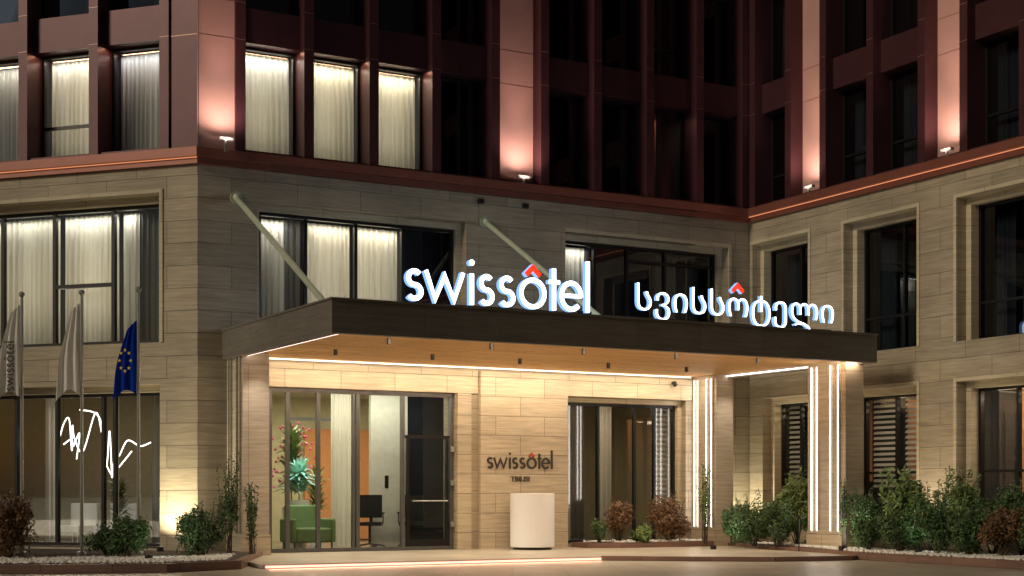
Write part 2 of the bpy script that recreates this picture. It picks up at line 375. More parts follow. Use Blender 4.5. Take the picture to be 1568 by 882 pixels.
path=[MAIN.o+LEFT.a*14, MAIN.o.copy(), RIGHT.o.copy(), RIGHT.o+RIGHT.a*16]
nr=[LEFT.d,MAIN.d,RIGHT.d]
def offp(d):
    out=[path[0]+nr[0]*d]
    for i in (1,2):
        a,b=nr[i-1],nr[i]; m=(a+b); out.append(path[i]+m*(d/(1+a.dot(b))))
    out.append(path[3]+nr[2]*d); return out
def band(mb,d0,d1,z0,z1,segs=(0,1,2)):
    A,Bq=offp(d0),offp(d1); L=0
    for i in segs:
        l=(path[i+1]-path[i]).length
        c=[Vector((p.x,p.y,z)) for z in (z0,z1) for p in (A[i],A[i+1],Bq[i+1],Bq[i])]
        k=len(mb.v); mb.v+=c
        for q in ((0,3,2,1),(4,5,6,7),(0,1,5,4),(2,3,7,6),(1,2,6,5),(3,0,4,7)):
            mb.f.append(tuple(k+t for t in q)); mb.uv.append([(L,0),(L+l,0),(L+l,.2),(L,.2)])
        L+=l
lg=part('copper_ledge','ledge')
band(lg,-.3,.16,7.10,7.26); band(lg,-.3,.08,6.985,7.098); band(lg,-.5,.06,TOP,TOP+.5)
lo=part('ledge_led_strip','ledo'); band(lo,.082,.095,7.08,7.095,(0,2))
rf=part('roof','dark')
rp=[Vector(p) for p in offp(-.4)]
i=len(rf.v); rf.v+=[Vector((p.x,p.y,TOP-.02)) for p in rp]+[Vector((14,38,TOP-.02)),Vector((-18,42,TOP-.02))]; rf.f.append(tuple(range(i,i+6))); rf.uv.append([(0,0)]*6)

ul=part('facade_uplight','steel')
for F,a0,a1,dd in ((MAIN,.0,.69,-.03),(MAIN,6.09,7.02,-.3),(RIGHT,1.40,2.30,-.3),(RIGHT,5.26,6.12,-.3)):
    c=(a0+a1)/2
    ul.box(F,c-.04,c+.22,dd+.24,dd+.32,7.40,7.45); ul.box(F,c+.06,c+.1,dd+.26,dd+.30,7.2,7.40)
    spot('panel_uplight',F(c+.09,dd+.46,7.38),A3(F,0,-.25,1),150,(1,.74,.62),ang=125,blend=1,rad=.12)
    spot('panel_uplight',F(c+.09,dd+.62,7.5),A3(F,0,-.16,1),190,(1,.64,.52),ang=46,blend=1,rad=.1)

# ------------------------------------------------------------ ground floor lobby
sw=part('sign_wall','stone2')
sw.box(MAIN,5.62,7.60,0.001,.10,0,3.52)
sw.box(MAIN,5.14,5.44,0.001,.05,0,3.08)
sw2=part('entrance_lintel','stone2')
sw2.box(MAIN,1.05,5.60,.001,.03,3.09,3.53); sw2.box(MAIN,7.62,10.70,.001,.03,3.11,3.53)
gf=part('door_frame','gframe')
window(MAIN,1.34,5.10,.06,3.07,mull=(1.72,2.32,3.11,4.04),d=-.12,fw=.07,g=gl,fb=gf)
gf.box(MAIN,3.00,3.04,-.155,-.07,.13,3.0)
fr.box(MAIN,4.08,5.03,-.15,-.075,2.2,2.26)
fr.box(MAIN,4.12,4.17,-.15,-.07,.13,2.2); fr.box(MAIN,4.95,5.0,-.15,-.07,.13,2.2); fr.box(MAIN,4.17,4.95,-.15,-.07,.13,.25)
st=part('door_handle','steel')
st.cyl(MAIN(4.2,0.0,1.0),MAIN(4.95,0.0,1.0),.015); st.cyl(MAIN(4.25,-.08,1.0),MAIN(4.25,0,1.0),.01); st.cyl(MAIN(4.9,-.08,1.0),MAIN(4.9,0,1.0),.01)
for z in (.5,1.3,1.95): st.box(MAIN,5.02,5.10,-.05,.0,z,z+.1)
window(MAIN,7.73,10.46,.14,2.99,mull=(8.55,9.45,9.95),d=-.3,fw=.05,g=gl)
z=2.95
while z>1.0:
    bl.quad(MAIN,[(9.98,-.46,z),(10.4,-.46,z),(10.4,-.43,z-.05),(9.98,-.43,z-.05)]); z-=.105
rw=part('lobby_wall','roomw'); rfl=part('lobby_floor','roomf'); rc=part('lobby_ceiling','ceil')
def q(mb,F,*p): mb.quad(F,list(p))
q(rfl,MAIN,(1.2,-.5,.065),(12.2,-.5,.065),(12.2,-6,.065),(3.4,-6,.065)); q(rfl,MAIN,(1.34,-.03,.066),(5.1,-.03,.066),(5.1,-.5,.066),(1.34,-.5,.066))
q(rc,MAIN,(1.2,-.5,3.3),(12.2,-.5,3.3),(12.2,-6,3.3),(3.4,-6,3.3))
q(rw,MAIN,(3.3,-6,0),(12.2,-6,0),(12.2,-6,3.4),(3.3,-6,3.4)); q(rw,MAIN,(1.2,-.5,0),(3.3,-6,0),(3.3,-6,3.4),(1.2,-.5,3.4))
q(rw,MAIN,(12.2,-.5,0),(12.2,-6,0),(12.2,-6,3.4),(12.2,-.5,3.4)); q(rw,MAIN,(6.6,-.5,0),(7.2,-6,0),(7.2,-6,3.4),(6.6,-.5,3.4))
q(rfl,LEFT,(.6,-.5,.16),(10.8,-.5,.16),(10.8,-5,.16),(3.6,-5,.16)); q(rc,LEFT,(.6,-.5,3.3),(10.8,-.5,3.3),(10.8,-5,3.3),(3.6,-5,3.3))
q(rw,LEFT,(3.6,-5,0),(10.8,-5,0),(10.8,-5,3.4),(3.6,-5,3.4)); q(rw,LEFT,(.6,-.5,0),(3.6,-5,0),(3.6,-5,3.4),(.6,-.5,3.4)); q(rw,LEFT,(10.8,-.5,0),(10.8,-5,0),(10.8,-5,3.4),(10.8,-.5,3.4))
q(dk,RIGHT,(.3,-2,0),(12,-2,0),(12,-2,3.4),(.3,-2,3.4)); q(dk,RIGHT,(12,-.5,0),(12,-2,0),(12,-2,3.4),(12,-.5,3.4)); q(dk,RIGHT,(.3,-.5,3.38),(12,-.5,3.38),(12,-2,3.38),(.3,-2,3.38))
pn=part('lobby_partition','panelw')
pn.box(MAIN,3.95,4.75,-1.5,-1.4,.07,3.2)
fr.box(MAIN,4.25,4.33,-1.399,-1.39,1.25,1.5)
dp=part('lobby_dark_screen','dark'); dp.box(MAIN,4.76,6.3,-1.7,-1.6,.07,3.2)
og.box(MAIN,4.3,6.2,-5.95,-5.9,.1,2.6); og.box(MAIN,8.4,10.2,-5.95,-5.9,.9,2.4)
curtain(cu,MAIN,3.05,3.5,.1,3.2,d=-1.3,seed=30)
curtain(cu,MAIN,7.8,8.05,.15,3.0,d=-.6,seed=32); curtain(cu,MAIN,9.0,9.35,.15,3.0,d=-1.0,seed=33); curtain(cd,MAIN,8.1,8.4,.15,3.0,d=-.6,seed=34)
gf.box(MAIN,2.5,2.55,-2.3,-2.25,.07,3.2); gf.box(MAIN,3.7,3.76,-2.3,-2.25,.07,3.2); gf.box(MAIN,2.57,3.69,-2.3,-2.25,2.6,2.66)
area('lobby_light',MAIN(4.2,-3.4,3.25),(0,0,-1),3,1.2,170,(1,.88,.58),xdir=A3(MAIN,1))
area('vestibule_light',MAIN(3.2,-.7,3.2),A3(MAIN,0,-.3,-1),3.2,.15,50,(1,.92,.70),xdir=A3(MAIN,1))
area('lobby_light',MAIN(9.2,-2,3.25),(0,0,-1),2,.6,45,(1,.78,.52),xdir=A3(MAIN,1))
area('lobby_light',LEFT(4.2,-2.4,3.25),(0,0,-1),3,.8,26,(1,.88,.72),xdir=A3(LEFT,1))
window(LEFT,.89,5.08,.18,2.98,mull=(1.95,2.2,3.2,4.1),d=-.4,fw=.06)
window(LEFT,6.32,10.48,.18,2.98,mull=(7.7,9.1),d=-.4,fw=.06)
curtain(cu,LEFT,2.0,2.15,.2,3.0,d=-.6,seed=40); curtain(cu,LEFT,3.35,3.6,.2,3.0,d=-.6,seed=42); curtain(cd,LEFT,1.0,1.3,.2,3.0,d=-.6,seed=41)

# ------------------------------------------------------------ canopy
fa=part('canopy_fascia','fascia')
a0,a1,dF,z0,z1=.45,11.16,5.15,3.54,4.04
fa.box(MAIN,a0,a1,dF-.16,dF,z0,z1); fa.box(MAIN,a0,a0+.16,.002,dF-.16,z0,z1); fa.box(MAIN,a1-.16,a1,.002,dF-.16,z0,z1)
fa.box(MAIN,a0+.16,a1-.16,.002,dF-.16,3.90,3.98)
fa.box(MAIN,a0-.02,a1+.02,dF-.2,dF+.02,z1,z1+.03); fa.box(MAIN,a0-.02,a0+.2,.002,dF-.2,z1,z1+.03)
so=part('canopy_soffit','wood'); so.box(MAIN,a0+.24,a1-.24,.10,dF-.24,3.60,3.66)
ld=part('canopy_led_strip','ledp')
ld.box(MAIN,a0+.17,a1-.17,dF-.19,dF-.165,3.545,3.585); ld.box(MAIN,a0+.165,a0+.19,.15,dF-.2,3.545,3.585); ld.box(MAIN,a1-.19,a1-.165,.15,dF-.2,3.565,3.585)
lw=part('wall_led_strip','ledw'); lw.box(MAIN,1.05,10.6,.12,.14,3.57,3.595)
area('canopy_wall_washer',MAIN(5.85,.60,3.59),A3(MAIN,0,-.2,-1),9.4,.03,125,(1,.81,.58),xdir=A3(MAIN,1))
area('canopy_cove_light',MAIN(5.85,dF-.23,3.575),A3(MAIN,0,-1,.12),10.2,.03,100,(1,.70,.44),xdir=A3(MAIN,1))
dl=part('canopy_spotlight','black')
for s_ in (1.76,3.6,5.37,7.28,9.08):
    for d_ in (4.3,2.1):
        p=MAIN(s_,d_,3.6); dl.cyl(p,p-Vector((0,0,.10)),.035,.035,10)
        spot('canopy_downlight',p-Vector((0,0,.12)),(0,0,-1),120,(1,.82,.60),ang=120,blend=.9)
co=part('canopy_column','colstone'); cl=part('column_led_strip','led'); cdm=part('column_strip_unlit','stripglow'); cp=part('column_plinth','stone2')
def column(s0,s1,d0,d1,dimv=False):
    co.box(MAIN,s0,s1,d0,d1,.42,3.60 if d1>2 else 3.597)
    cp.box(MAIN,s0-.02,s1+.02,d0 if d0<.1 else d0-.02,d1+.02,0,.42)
    L=d1-d0
    for f in (.10,.24,.60,.80):
        (cdm if dimv else cl).box(MAIN,s0-.012,s0-.001,d0+f*L,d0+f*L+.045,.45,3.52)
        co.box(MAIN,s0-.04,s0-.0015,d0+f*L+.06,d0+f*L+.085,.45,3.52)
column(10.72,11.15,3.74,4.8); column(10.72,11.15,.002,.86); column(.54,1.02,.002,.86,True)
spot('column_fill',MAIN(.78,1.4,3.5),A3(MAIN,0,-.25,-1),70,(1,.86,.70),ang=90,blend=1)  # added fill spots that brighten the columns; no fixture stands here
spot('column_fill',MAIN(10.93,1.4,3.5),A3(MAIN,0,-.25,-1),60,(1,.86,.70),ang=90,blend=1)
rd=part('canopy_stay_rod','rod')
for s_ in (.7,5.76):
    rd.cyl(MAIN(s_,0.02,6.45),MAIN(s_-.1,4.5,4.06),.05,n=12)
    rd.cyl(MAIN(s_,-.0,6.45),MAIN(s_,.03,6.45),.11,n=16); rd.ball(MAIN(s_,.05,6.45),.07)
bk=part('wall_fixture','black')
for s_ in (5.6,6.6): bk.box(MAIN,s_,s_+.1,.001,.1,6.80,6.88)
bk.ball(MAIN(10.2,.12,3.42),.05); bk.cyl(MAIN(10.2,.03,3.46),MAIN(10.2,.14,3.46),.03)

for k,mb in P.items():
    mb.make(k,PM[k],HOTEL,recalc=(k not in('window_glass','darkened_glass','sheer_curtain','heavy_curtain','window_blind','roof')),smooth=('curtain' in k))

def groundspot(p,direction,pw,ang,col=(1,.88,.6)):
    e=empty('ground_spotlight',p); b=MB(); b.cyl(p,p+Vector((0,0,.08)),.06); b.make('housing','black',e)
    spot('lamp',p+Vector((0,0,.12)),direction,pw,col,ang=ang,blend=1,parent=e)
groundspot(LEFT(.42,.55,.13),A3(LEFT,0,-.40,1),260,115)
groundspot(RIGHT(.25,.6,.13),A3(RIGHT,0,-.25,1),170,110,(1,.93,.66))
for t in (2.5,5.55,8.6): groundspot(RIGHT(t,.5,.13),A3(RIGHT,0,-.2,1),120,90,(1,.84,.6))
for t in (5.4,7.3): groundspot(RIGHT(t,2.15,.13),A3(RIGHT,-.3,-1,.9),26,120,(.95,1,.85))
groundspot(Vector((3.9,29.3,.06)),Vector((.5,.5,.5)),26,110,(.95,1,.85))
groundspot(Vector((-5.5,22.9,.13)),Vector((.2,1,.5)),14,110,(.95,1,.85))

# ------------------------------------------------------------ ground
b=MB(); b.quad(WLD,[(-300,300,-.012),(300,300,-.012),(300,-300,-.012),(-300,-300,-.012)]); b.make('ground',plain('asphalt_ground',(.05,.05,.05),.8,0,.3,2),recalc=False)
b=MB(); b.quad(WLD,[(-40,-5,-.004),(40,-5,-.004),(40,-33,-.004),(-40,-33,-.004)]); b.make('road','paving',recalc=False)
pl=empty('entrance_platform',MAIN(5,2,0))
poly=[(.3,-.05),(-.3,4.2),(5.8,4.2),(7.0,5.2),(8.1,6.0),(9.6,6.2),(11.0,5.4),(12.1,4.6),(12.25,-.05)]
b=MB(); b.prism(MAIN,poly,0,.06); b.make('paving','paving',pl)
b=MB(); b.box(MAIN,-.25,5.8,4.203,4.225,.008,.042); b.make('led_edge',emis('led_salmon',(1,.42,.30),2.6),pl)
b=MB()
for (p,q_) in zip(poly[2:-2],poly[3:-1]):
    v=Vector((q_[0]-p[0],q_[1]-p[1])); n_=Vector((-v.y,v.x)).normalized()*.06
    b.prism(MAIN,[p,q_,(q_[0]+n_.x,q_[1]+n_.y),(p[0]+n_.x,p[1]+n_.y)],0,.075)
b.make('kerb','kerb',pl)
area('platform_edge_light',MAIN(2.8,4.24,.035),A3(MAIN,0,1,-.1),6,.02,10,(1,.35,.22),xdir=A3(MAIN,1),parent=pl)
def bed(name,F,poly,h=.13,kw=.12):
    e=empty(name,F(*poly[0],0)); c=Vector((sum(p[0] for p in poly)/len(poly),sum(p[1] for p in poly)/len(poly)))
    b=MB(); b.prism(F,poly,-.05,h); b.make('kerb','kerb',e)
    inn=[(c+(Vector(p)-c)*(1-kw*1.2/max(.5,(Vector(p)-c).length))) for p in poly]
    b=MB(); b.prism(F,[tuple(p) for p in inn],.0,h+.004); b.make('soil','soil',e)
    return e
def inside(p,poly):
    r=False; j=len(poly)-1
    for i in range(len(poly)):
        a,b_=poly[i],poly[j]
        if (a[1]>p[1])!=(b_[1]>p[1]) and p[0]<(b_[0]-a[0])*(p[1]-a[1])/(b_[1]-a[1])+a[0]: r=not r
        j=i
    return r
def pebbles(F,poly,n,h,parent,seed):
    rnd=random.Random(seed); b=MB()
    xs=[p[0] for p in poly]; ys=[p[1] for p in poly]
    while n>0:
        p=(rnd.uniform(min(xs),max(xs)),rnd.uniform(min(ys),max(ys)))
        if not inside(p,poly): continue
        n-=1; r=rnd.uniform(.018,.045); b.ball(F(p[0],p[1],h+r*.3),r,6,4,rnd.uniform(.5,.8))
    b.make('pebbles','pebble',parent,smooth=True)
lb=[(-16,23.5),(-7.3,21.5),(-5.0,21.9),(-4.1,22.9),(-4.35,26.4),(-5.1,26.95),(-5.57,26.75),(-16,30.3)]
WN=Fr((0,0),(1,0),(0,1))
e=bed('planting_bed',WN,lb); pebbles(WN,[(-9,22.1),(-7.3,21.8),(-5.1,22.1),(-4.35,23),(-4.6,25),(-5.4,24.0),(-9,23.4)],2600,.13,e,1)
rb=[(.1,0),(.1,1.0),(2.6,1.75),(4.9,2.05),(6,2.45),(14,2.7),(14,0)]
e=bed('planting_bed',RIGHT,rb); pebbles(RIGHT,[(1.5,1.1),(4.9,1.95),(6,2.35),(10,2.5),(10,1.7),(5,1.4),(2,.8)],3200,.13,e,2)
mbd=[(7.75,.002),(7.75,.6),(8.3,.95),(10.6,.95),(10.6,.002)]
e=bed('planting_bed',MAIN,mbd,h=.16); pebbles(MAIN,[(7.9,.1),(8.4,.85),(10.5,.85),(10.5,.1)],500,.16,e,3)

# ------------------------------------------------------------ shrubs
def shrub(x,y,r,h,mat,n=2600,base=.13,seed=0,leaf=.035,long=1.6,airy=0.0,name='shrub'):
    rnd=random.Random(seed*31+5); e=empty(name,(x,y,base))
    b=MB(); lv=MB(); lumps=[]
    for i in range(9):
        a=rnd.uniform(0,6.28); rr=r*rnd.uniform(.25,.62); lumps.append((Vector((x+math.cos(a)*rr,y+math.sin(a)*rr,base+h*rnd.uniform(.3,.78))),r*rnd.uniform(.30,.52)))
    lumps.append((Vector((x,y,base+h*.55)),r*.55))
    for c,lr in lumps:
        b.cyl((x+rnd.uniform(-.05,.05),y+rnd.uniform(-.05,.05),base-.02),c+Vector((0,0,lr*.3)),.012,.004,5,False)
    spikes=[(rnd.uniform(0,6.28),rnd.uniform(0,.9)) for _ in range(int(6+airy*20))]
    def leafq(p,nrm,s):
        t=nrm.orthogonal().normalized(); t=(Matrix.Rotation(rnd.uniform(0,6.28),3,nrm)@t); u=nrm.cross(t)
        i=len(lv.v); L=s*long; lv.v+=[p-t*L*.5,p+u*s*.36+nrm*s*.1,p+t*L*.5,p-u*s*.36+nrm*s*.1]; lv.f.append((i,i+1,i+2,i+3)); lv.uv.append([(0,0)]*4)
    for i in range(n):
        c,lr=rnd.choice(lumps)
        d=Vector((rnd.gauss(0,1),rnd.gauss(0,1),rnd.gauss(.15,1))).normalized()
        k=lr*(rnd.random()**.35)*(1+.25*math.sin(d.x*7+c.x*9)*math.sin(d.z*6+c.y*5))
        p=c+Vector((d.x*k,d.y*k,d.z*k*h/(1.7*r)*1.1))
        if p.z<base+.02: p.z=base+rnd.uniform(.02,.2)
        nn=(d+Vector((rnd.gauss(0,.6),rnd.gauss(0,.6),rnd.gauss(.2,.6)))).normalized()
        leafq(p,nn,leaf*rnd.uniform(.6,1.35))
    for a,k in spikes:
        p0=Vector((x+math.cos(a)*r*k*.7,y+math.sin(a)*r*k*.7,base+h*.5)); p1=p0+Vector((math.cos(a)*r*.3*k,math.sin(a)*r*.3*k,h*rnd.uniform(.4,.62+airy*.2)))
        b.cyl(p0,p1,.006,.002,4,False)
        for j in range(14):
            p=p0.lerp(p1,.25+.75*j/13); leafq(p+Vector((rnd.gauss(0,.02),rnd.gauss(0,.02),0)),Vector((rnd.gauss(0,1),rnd.gauss(0,1),rnd.gauss(0,.6))).normalized(),leaf*1.1)
    lv.make('leaves',mat,e,recalc=False); b.make('stems','twig',e,recalc=False)
sh=[(-7.75,23.3,.5,.95,'leafr'),(-8.5,24,.5,.9,'leafg'),(-6.02,23.6,.42,.62,'leafg'),(-4.95,24.2,.5,.82,'leafg'),(-6.7,24.9,.35,.5,'leafg'),(-9.3,23.6,.5,.9,'leafg'),
 (2.15,30.4,.36,.85,'leafr'),(3.2,30.9,.48,.95,'leafr'),(1.75,30.2,.2,.45,'leafg'),(2.6,30.4,.2,.3,'leafl'),
 (4.75,29.6,.52,.95,'leafg'),(5.1,29.0,.4,.85,'leafg'),(5.55,29.3,.42,1.15,'leafl'),(4.45,30.4,.35,.8,'leafg'),
 (6.5,27.4,.45,1.0,'leafg'),(6.95,27.0,.48,1.15,'leafl'),(7.25,26.2,.5,1.1,'leafg'),(7.6,25.6,.45,1.15,'leafl'),(7.95,25.0,.5,1.05,'leafg'),(8.3,24.6,.5,1.15,'leafg'),(8.75,23.9,.5,1.15,'leafl'),
 (6.3,26.6,.32,.6,'leafg'),(6.65,25.9,.42,.75,'leafg'),(7.05,25.1,.42,.78,'leafg'),(7.4,24.5,.40,.75,'leafg'),(7.75,23.9,.45,.75,'leafr'),(8.1,23.3,.45,.8,'leafg')]
for i,(x,y,r,h,m_) in enumerate(sh):
    big=(m_=='leafl'); shrub(x,y,r,h,m_,n=int(6500*r*r/.25*.9)+700,seed=i,leaf=.05 if big else .036,long=2.6 if big else 1.6,airy=.9 if big else .15)
shrub(-4.72,25.2,.24,1.42,'leafg',1100,seed=91,airy=.5); shrub(-4.35,25.3,.16,1.1,'leafg',500,seed=92,airy=.3); shrub(3.95,31.0,.17,1.4,'leafl',600,seed=93,airy=.4)
shrub(6.0,27.3,.10,1.1,'leafg',160,seed=94,airy=.3)

# ------------------------------------------------------------ signs
def arc(cx,cy,rx,ry,a0,a1,n=20):
    return [(cx+rx*math.cos(math.radians(a0+(a1-a0)*k/n)),cy+ry*math.sin(math.radians(a0+(a1-a0)*k/n))) for k in range(n+1)]
def ribbon(fm,sm,F,pts,w,dF_,dep,closed=False,org=(0,0),sc=1):
    pts=[Vector((org[0]+p[0]*sc,org[1]+p[1]*sc)) for p in pts]; w=w*sc; n=len(pts)
    if closed and (pts[0]-pts[-1]).length<1e-4: pts=pts[:-1]; n-=1
    Lf,Rt=[],[]
    for i in range(n):
        if closed: a=pts[i]-pts[i-1]; b_=pts[(i+1)%n]-pts[i]
        else:
            a=pts[i]-pts[i-1] if i>0 else pts[1]-pts[0]; b_=pts[i+1]-pts[i] if i<n-1 else a
        a=a.normalized(); b_=b_.normalized(); na=Vector((-a.y,a.x)); nb=Vector((-b_.y,b_.x))
        m=(na+nb); m=m*(1/max(.35,1+na.dot(nb)))
        Lf.append(pts[i]+m*w/2); Rt.append(pts[i]-m*w/2)
    for i in range(n if closed else n-1):
        j=(i+1)%n
        fm.quad(F,[(Lf[i].x,dF_,Lf[i].y),(Lf[j].x,dF_,Lf[j].y),(Rt[j].x,dF_,Rt[j].y),(Rt[i].x,dF_,Rt[i].y)])
        for X in (Lf,Rt): sm.quad(F,[(X[i].x,dF_-.001,X[i].y),(X[j].x,dF_-.001,X[j].y),(X[j].x,dF_-dep,X[j].y),(X[i].x,dF_-dep,X[i].y)])
    if not closed:
        for i in (0,n-1): sm.quad(F,[(Lf[i].x,dF_-.001,Lf[i].y),(Rt[i].x,dF_-.001,Rt[i].y),(Rt[i].x,dF_-dep,Rt[i].y),(Lf[i].x,dF_-dep,Lf[i].y)])
def glyph_s(x0,x1):
    c=(x0+x1)/2; r=(x1-x0)/2-.037
    return arc(c,.358,r*.92,.106,38,270,18)+arc(c,.146,r,.108,90,-142,18)[1:]
def wordmark(F,org,sc,dF_,dep,mf,ms,mr,parent,w=.074):
    f,s_,r=MB(),MB(),MB()
    def rb(p,closed=False,fm=None,dz=0,ww=None): ribbon(fm or f,s_,F,p,ww or w,dF_+dz,dep,closed,org,sc)
    for x0,x1 in ((0,.30),(1.27,1.55),(1.63,1.93)): rb(glyph_s(x0,x1))
    rb([(.345,.49),(.505,.05),(.67,.42),(.835,.05),(.995,.49)],ww=.066)
    rb([(1.145,0),(1.145,.49)])
    rb(arc(1.145,.665,.024,.024,0,360,14),True,ww=.045)
    rb(arc(2.255,.25,.215,.215,0,360,36),True)
    rb([(2.65,0),(2.65,.68)]); rb([(2.55,.46),(2.76,.46)],dz=.002,ww=.06)
    rb([(2.79,.255),(3.17,.255)],dz=.002,ww=.06); rb(arc(2.98,.25,.185,.215,-2,318,32))
    rb([(3.295,0),(3.295,.84)])
    rb([(2.125,.54),(2.255,.665),(2.385,.54)],fm=r,ww=.085)
    f.make('letter_faces',mf,parent,recalc=False); s_.make('letter_sides',ms,parent,recalc=False); r.make('circumflex_accent',mr,parent,recalc=False)
sg=empty('illuminated_sign',MAIN(1.74,4.95,4.1)); wordmark(MAIN,(1.74,4.12),1.0,4.98,.10,'signw','signb','signr',sg)
b=MB(); b.box(MAIN,1.74,5.15,4.84,4.88,4.09,4.12)
for k in range(8): b.box(MAIN,1.85+k*.45,1.88+k*.45,4.84,4.87,4.03,4.09)
b.box(MAIN,4.9,5.16,4.86,4.9,4.12,4.15); b.make('rail','black',sg)
area('sign_glow',MAIN(3.45,4.80,4.42),A3(MAIN,0,-1,0),3.3,.4,22,(.75,.87,1),xdir=A3(MAIN,1),parent=sg)
sg=empty('wall_lettering',MAIN(5.75,.12,1.6)); wordmark(MAIN,(5.75,1.63),.445,.125,.025,'signdark','signdark','red',sg,w=.085)
def text(body,name,F,a,d,z,width,height,mat,dep,parent,rot=False,off=0,side=None):
    c=bpy.data.curves.new(name,'FONT'); c.body=body; c.size=1; c.resolution_u=6; c.offset=off
    o=bpy.data.objects.new(name,c); COL.objects.link(o); bpy.context.view_layer.update()
    dg_=bpy.context.evaluated_depsgraph_get(); me_=bpy.data.meshes.new_from_object(o.evaluated_get(dg_)); bpy.data.objects.remove(o)
    if not me_.vertices: print('EMPTY TEXT',body); return None
    xs=[v.co.x for v in me_.vertices]; ys=[v.co.y for v in me_.vertices]
    sx=width/(max(xs)-min(xs)); sy=height/(max(ys)-min(ys)); x0=min(xs); y0=min(ys)
    bm=bmesh.new(); bm.from_mesh(me_)
    r=bmesh.ops.extrude_face_region(bm,geom=bm.faces[:])
    for v in r['geom']:
        if isinstance(v,bmesh.types.BMVert): v.co.z=1
    bm.normal_update()
    for f_ in bm.faces: f_.material_index=1 if (side and abs(f_.normal.z)<.5) else 0
    for v in bm.verts:
        x=(v.co.x-x0)*sx; y=(v.co.y-y0)*sy; dd=d if v.co.z<.5 else d-dep
        if rot: v.co=F(a-y,dd,z+x)
        else: v.co=F(a+x,dd,z+y)
    m2=bpy.data.meshes.new(name); bm.to_mesh(m2); bm.free(); m2.materials.append(M[mat])
    if side: m2.materials.append(M[side])
    ob=bpy.data.objects.new(name,m2); COL.objects.link(ob); attach(ob,parent); return ob
text('TBILISI','city_lettering',MAIN,6.28,.125,1.38,.42,.10,'signdark',.02,sg)
sg2=empty('illuminated_sign',MAIN(6.0,4.95,4.1))
text('\u10e1\u10d5\u10d8\u10e1\u10e1\u10dd\u10e2\u10d4\u10da\u10d8','georgian_letters',MAIN,6.01,4.98,4.08,4.27,.60,'signw',.08,sg2,off=-.012,side='signb')
f,s_=MB(),MB(); ribbon(f,s_,MAIN,[(7.99,4.66),(8.11,4.77),(8.23,4.66)],.075,4.98,.08); f.make('circumflex_accent','signr',sg2,recalc=False); s_.make('accent_side','signb',sg2,recalc=False)
b=MB(); b.box(MAIN,6.0,10.3,4.84,4.88,4.09,4.12); b.make('rail','black',sg2)
area('sign_glow',MAIN(8.1,4.80,4.38),A3(MAIN,0,-1,0),4.1,.35,20,(.75,.87,1),xdir=A3(MAIN,1),parent=sg2)

# ------------------------------------------------------------ podium
pc=MAIN(6.42,.72,.06); e=empty('cylindrical_podium',pc)
b=MB(); n=48
prof=[(0,.0),(.36,.0),(.36,.05),(.425,.05),(.43,.06),(.43,1.075),(.424,1.085),(0,1.085)]
for i,(r,z) in enumerate(prof):
    for k in range(n): t=2*math.pi*k/n; b.v.append(pc+Vector((r*math.cos(t),r*math.sin(t),z)))
for i in range(len(prof)-1):
    for k in range(n): j=(k+1)%n; b.f.append((i*n+k,i*n+j,(i+1)*n+j,(i+1)*n+k)); b.uv.append([(0,0)]*4)
b.make('drum','white',e)
b=MB(); b.cyl(pc+Vector((0,0,-.002)),pc+Vector((0,0,.048)),.375,n=40); b.make('base','black',e)

# ------------------------------------------------------------ flagpoles
def flag(x,y,top,kind):
    e=empty('flagpole',(x,y,.13)); b=MB(); b.cyl((x,y,.1),(x,y,top),.032,.022,12); b.cyl((x,y,.1),(x,y,.2),.08); b.ball((x,y,top+.05),.05,10,8); b.make('pole','steel',e,smooth=False)
    b=MB(); nu,nv=40,26; H=1.5 if kind!='b' else 1.2; z0=top-.12 if kind!='b' else top-.45
    rnd=random.Random(int(x*100)); ph=rnd.random()*6
    for j in range(nv+1):
        for i in range(nu+1):
            u=i/nu; v=j/nv
            spread=(.14+.26*v**.7)
            X=x-.025-u*spread+.015*math.sin(v*7+ph)*u; Y=y-.03+.04*math.sin(u*15+v*2.2+ph)*(.5+.5*v)
            Z=z0-v*H*(1-.10*math.sin(u*3.1))-u*.12
            b.v.append(Vector((X,Y,Z)))
    for j in range(nv):
        for i in range(nu):
            k=j*(nu+1)+i; b.f.append((k,k+1,k+nu+2,k+nu+1)); b.uv.append([(0,0)]*4)
    b.make('flag','flagb' if kind=='b' else 'flagw',e,smooth=True,recalc=False)
    if kind=='b':
        s=MB()
        for k in range(8):
            cx=x-.20+.09*math.cos(k*.785); cz=z0-.66+.17*math.sin(k*.785); pts=[]
            for m in range(10):
                rr=.032 if m%2==0 else .014; a=math.pi/2+m*math.pi/5; pts.append((cx+rr*math.cos(a),y-.08,cz+rr*math.sin(a)))
            i=len(s.v); s.v+=[Vector(p) for p in pts]; s.f.append(tuple(range(i,i+10))); s.uv.append([(0,0)]*10)
        s.make('stars','yellow',e,recalc=False)
    if kind=='t':
        text('swiss\u00f4tel','flag_lettering',Fr((x-.10,y-.08),(1,0),(0,-1)),.0,.0,z0-1.4,.8,.17,'signdark',.004,e,rot=True)
flag(-7.94,24.5,4.32,'t'); flag(-6.97,24.5,4.35,'w'); flag(-6.05,24.5,4.40,'b')

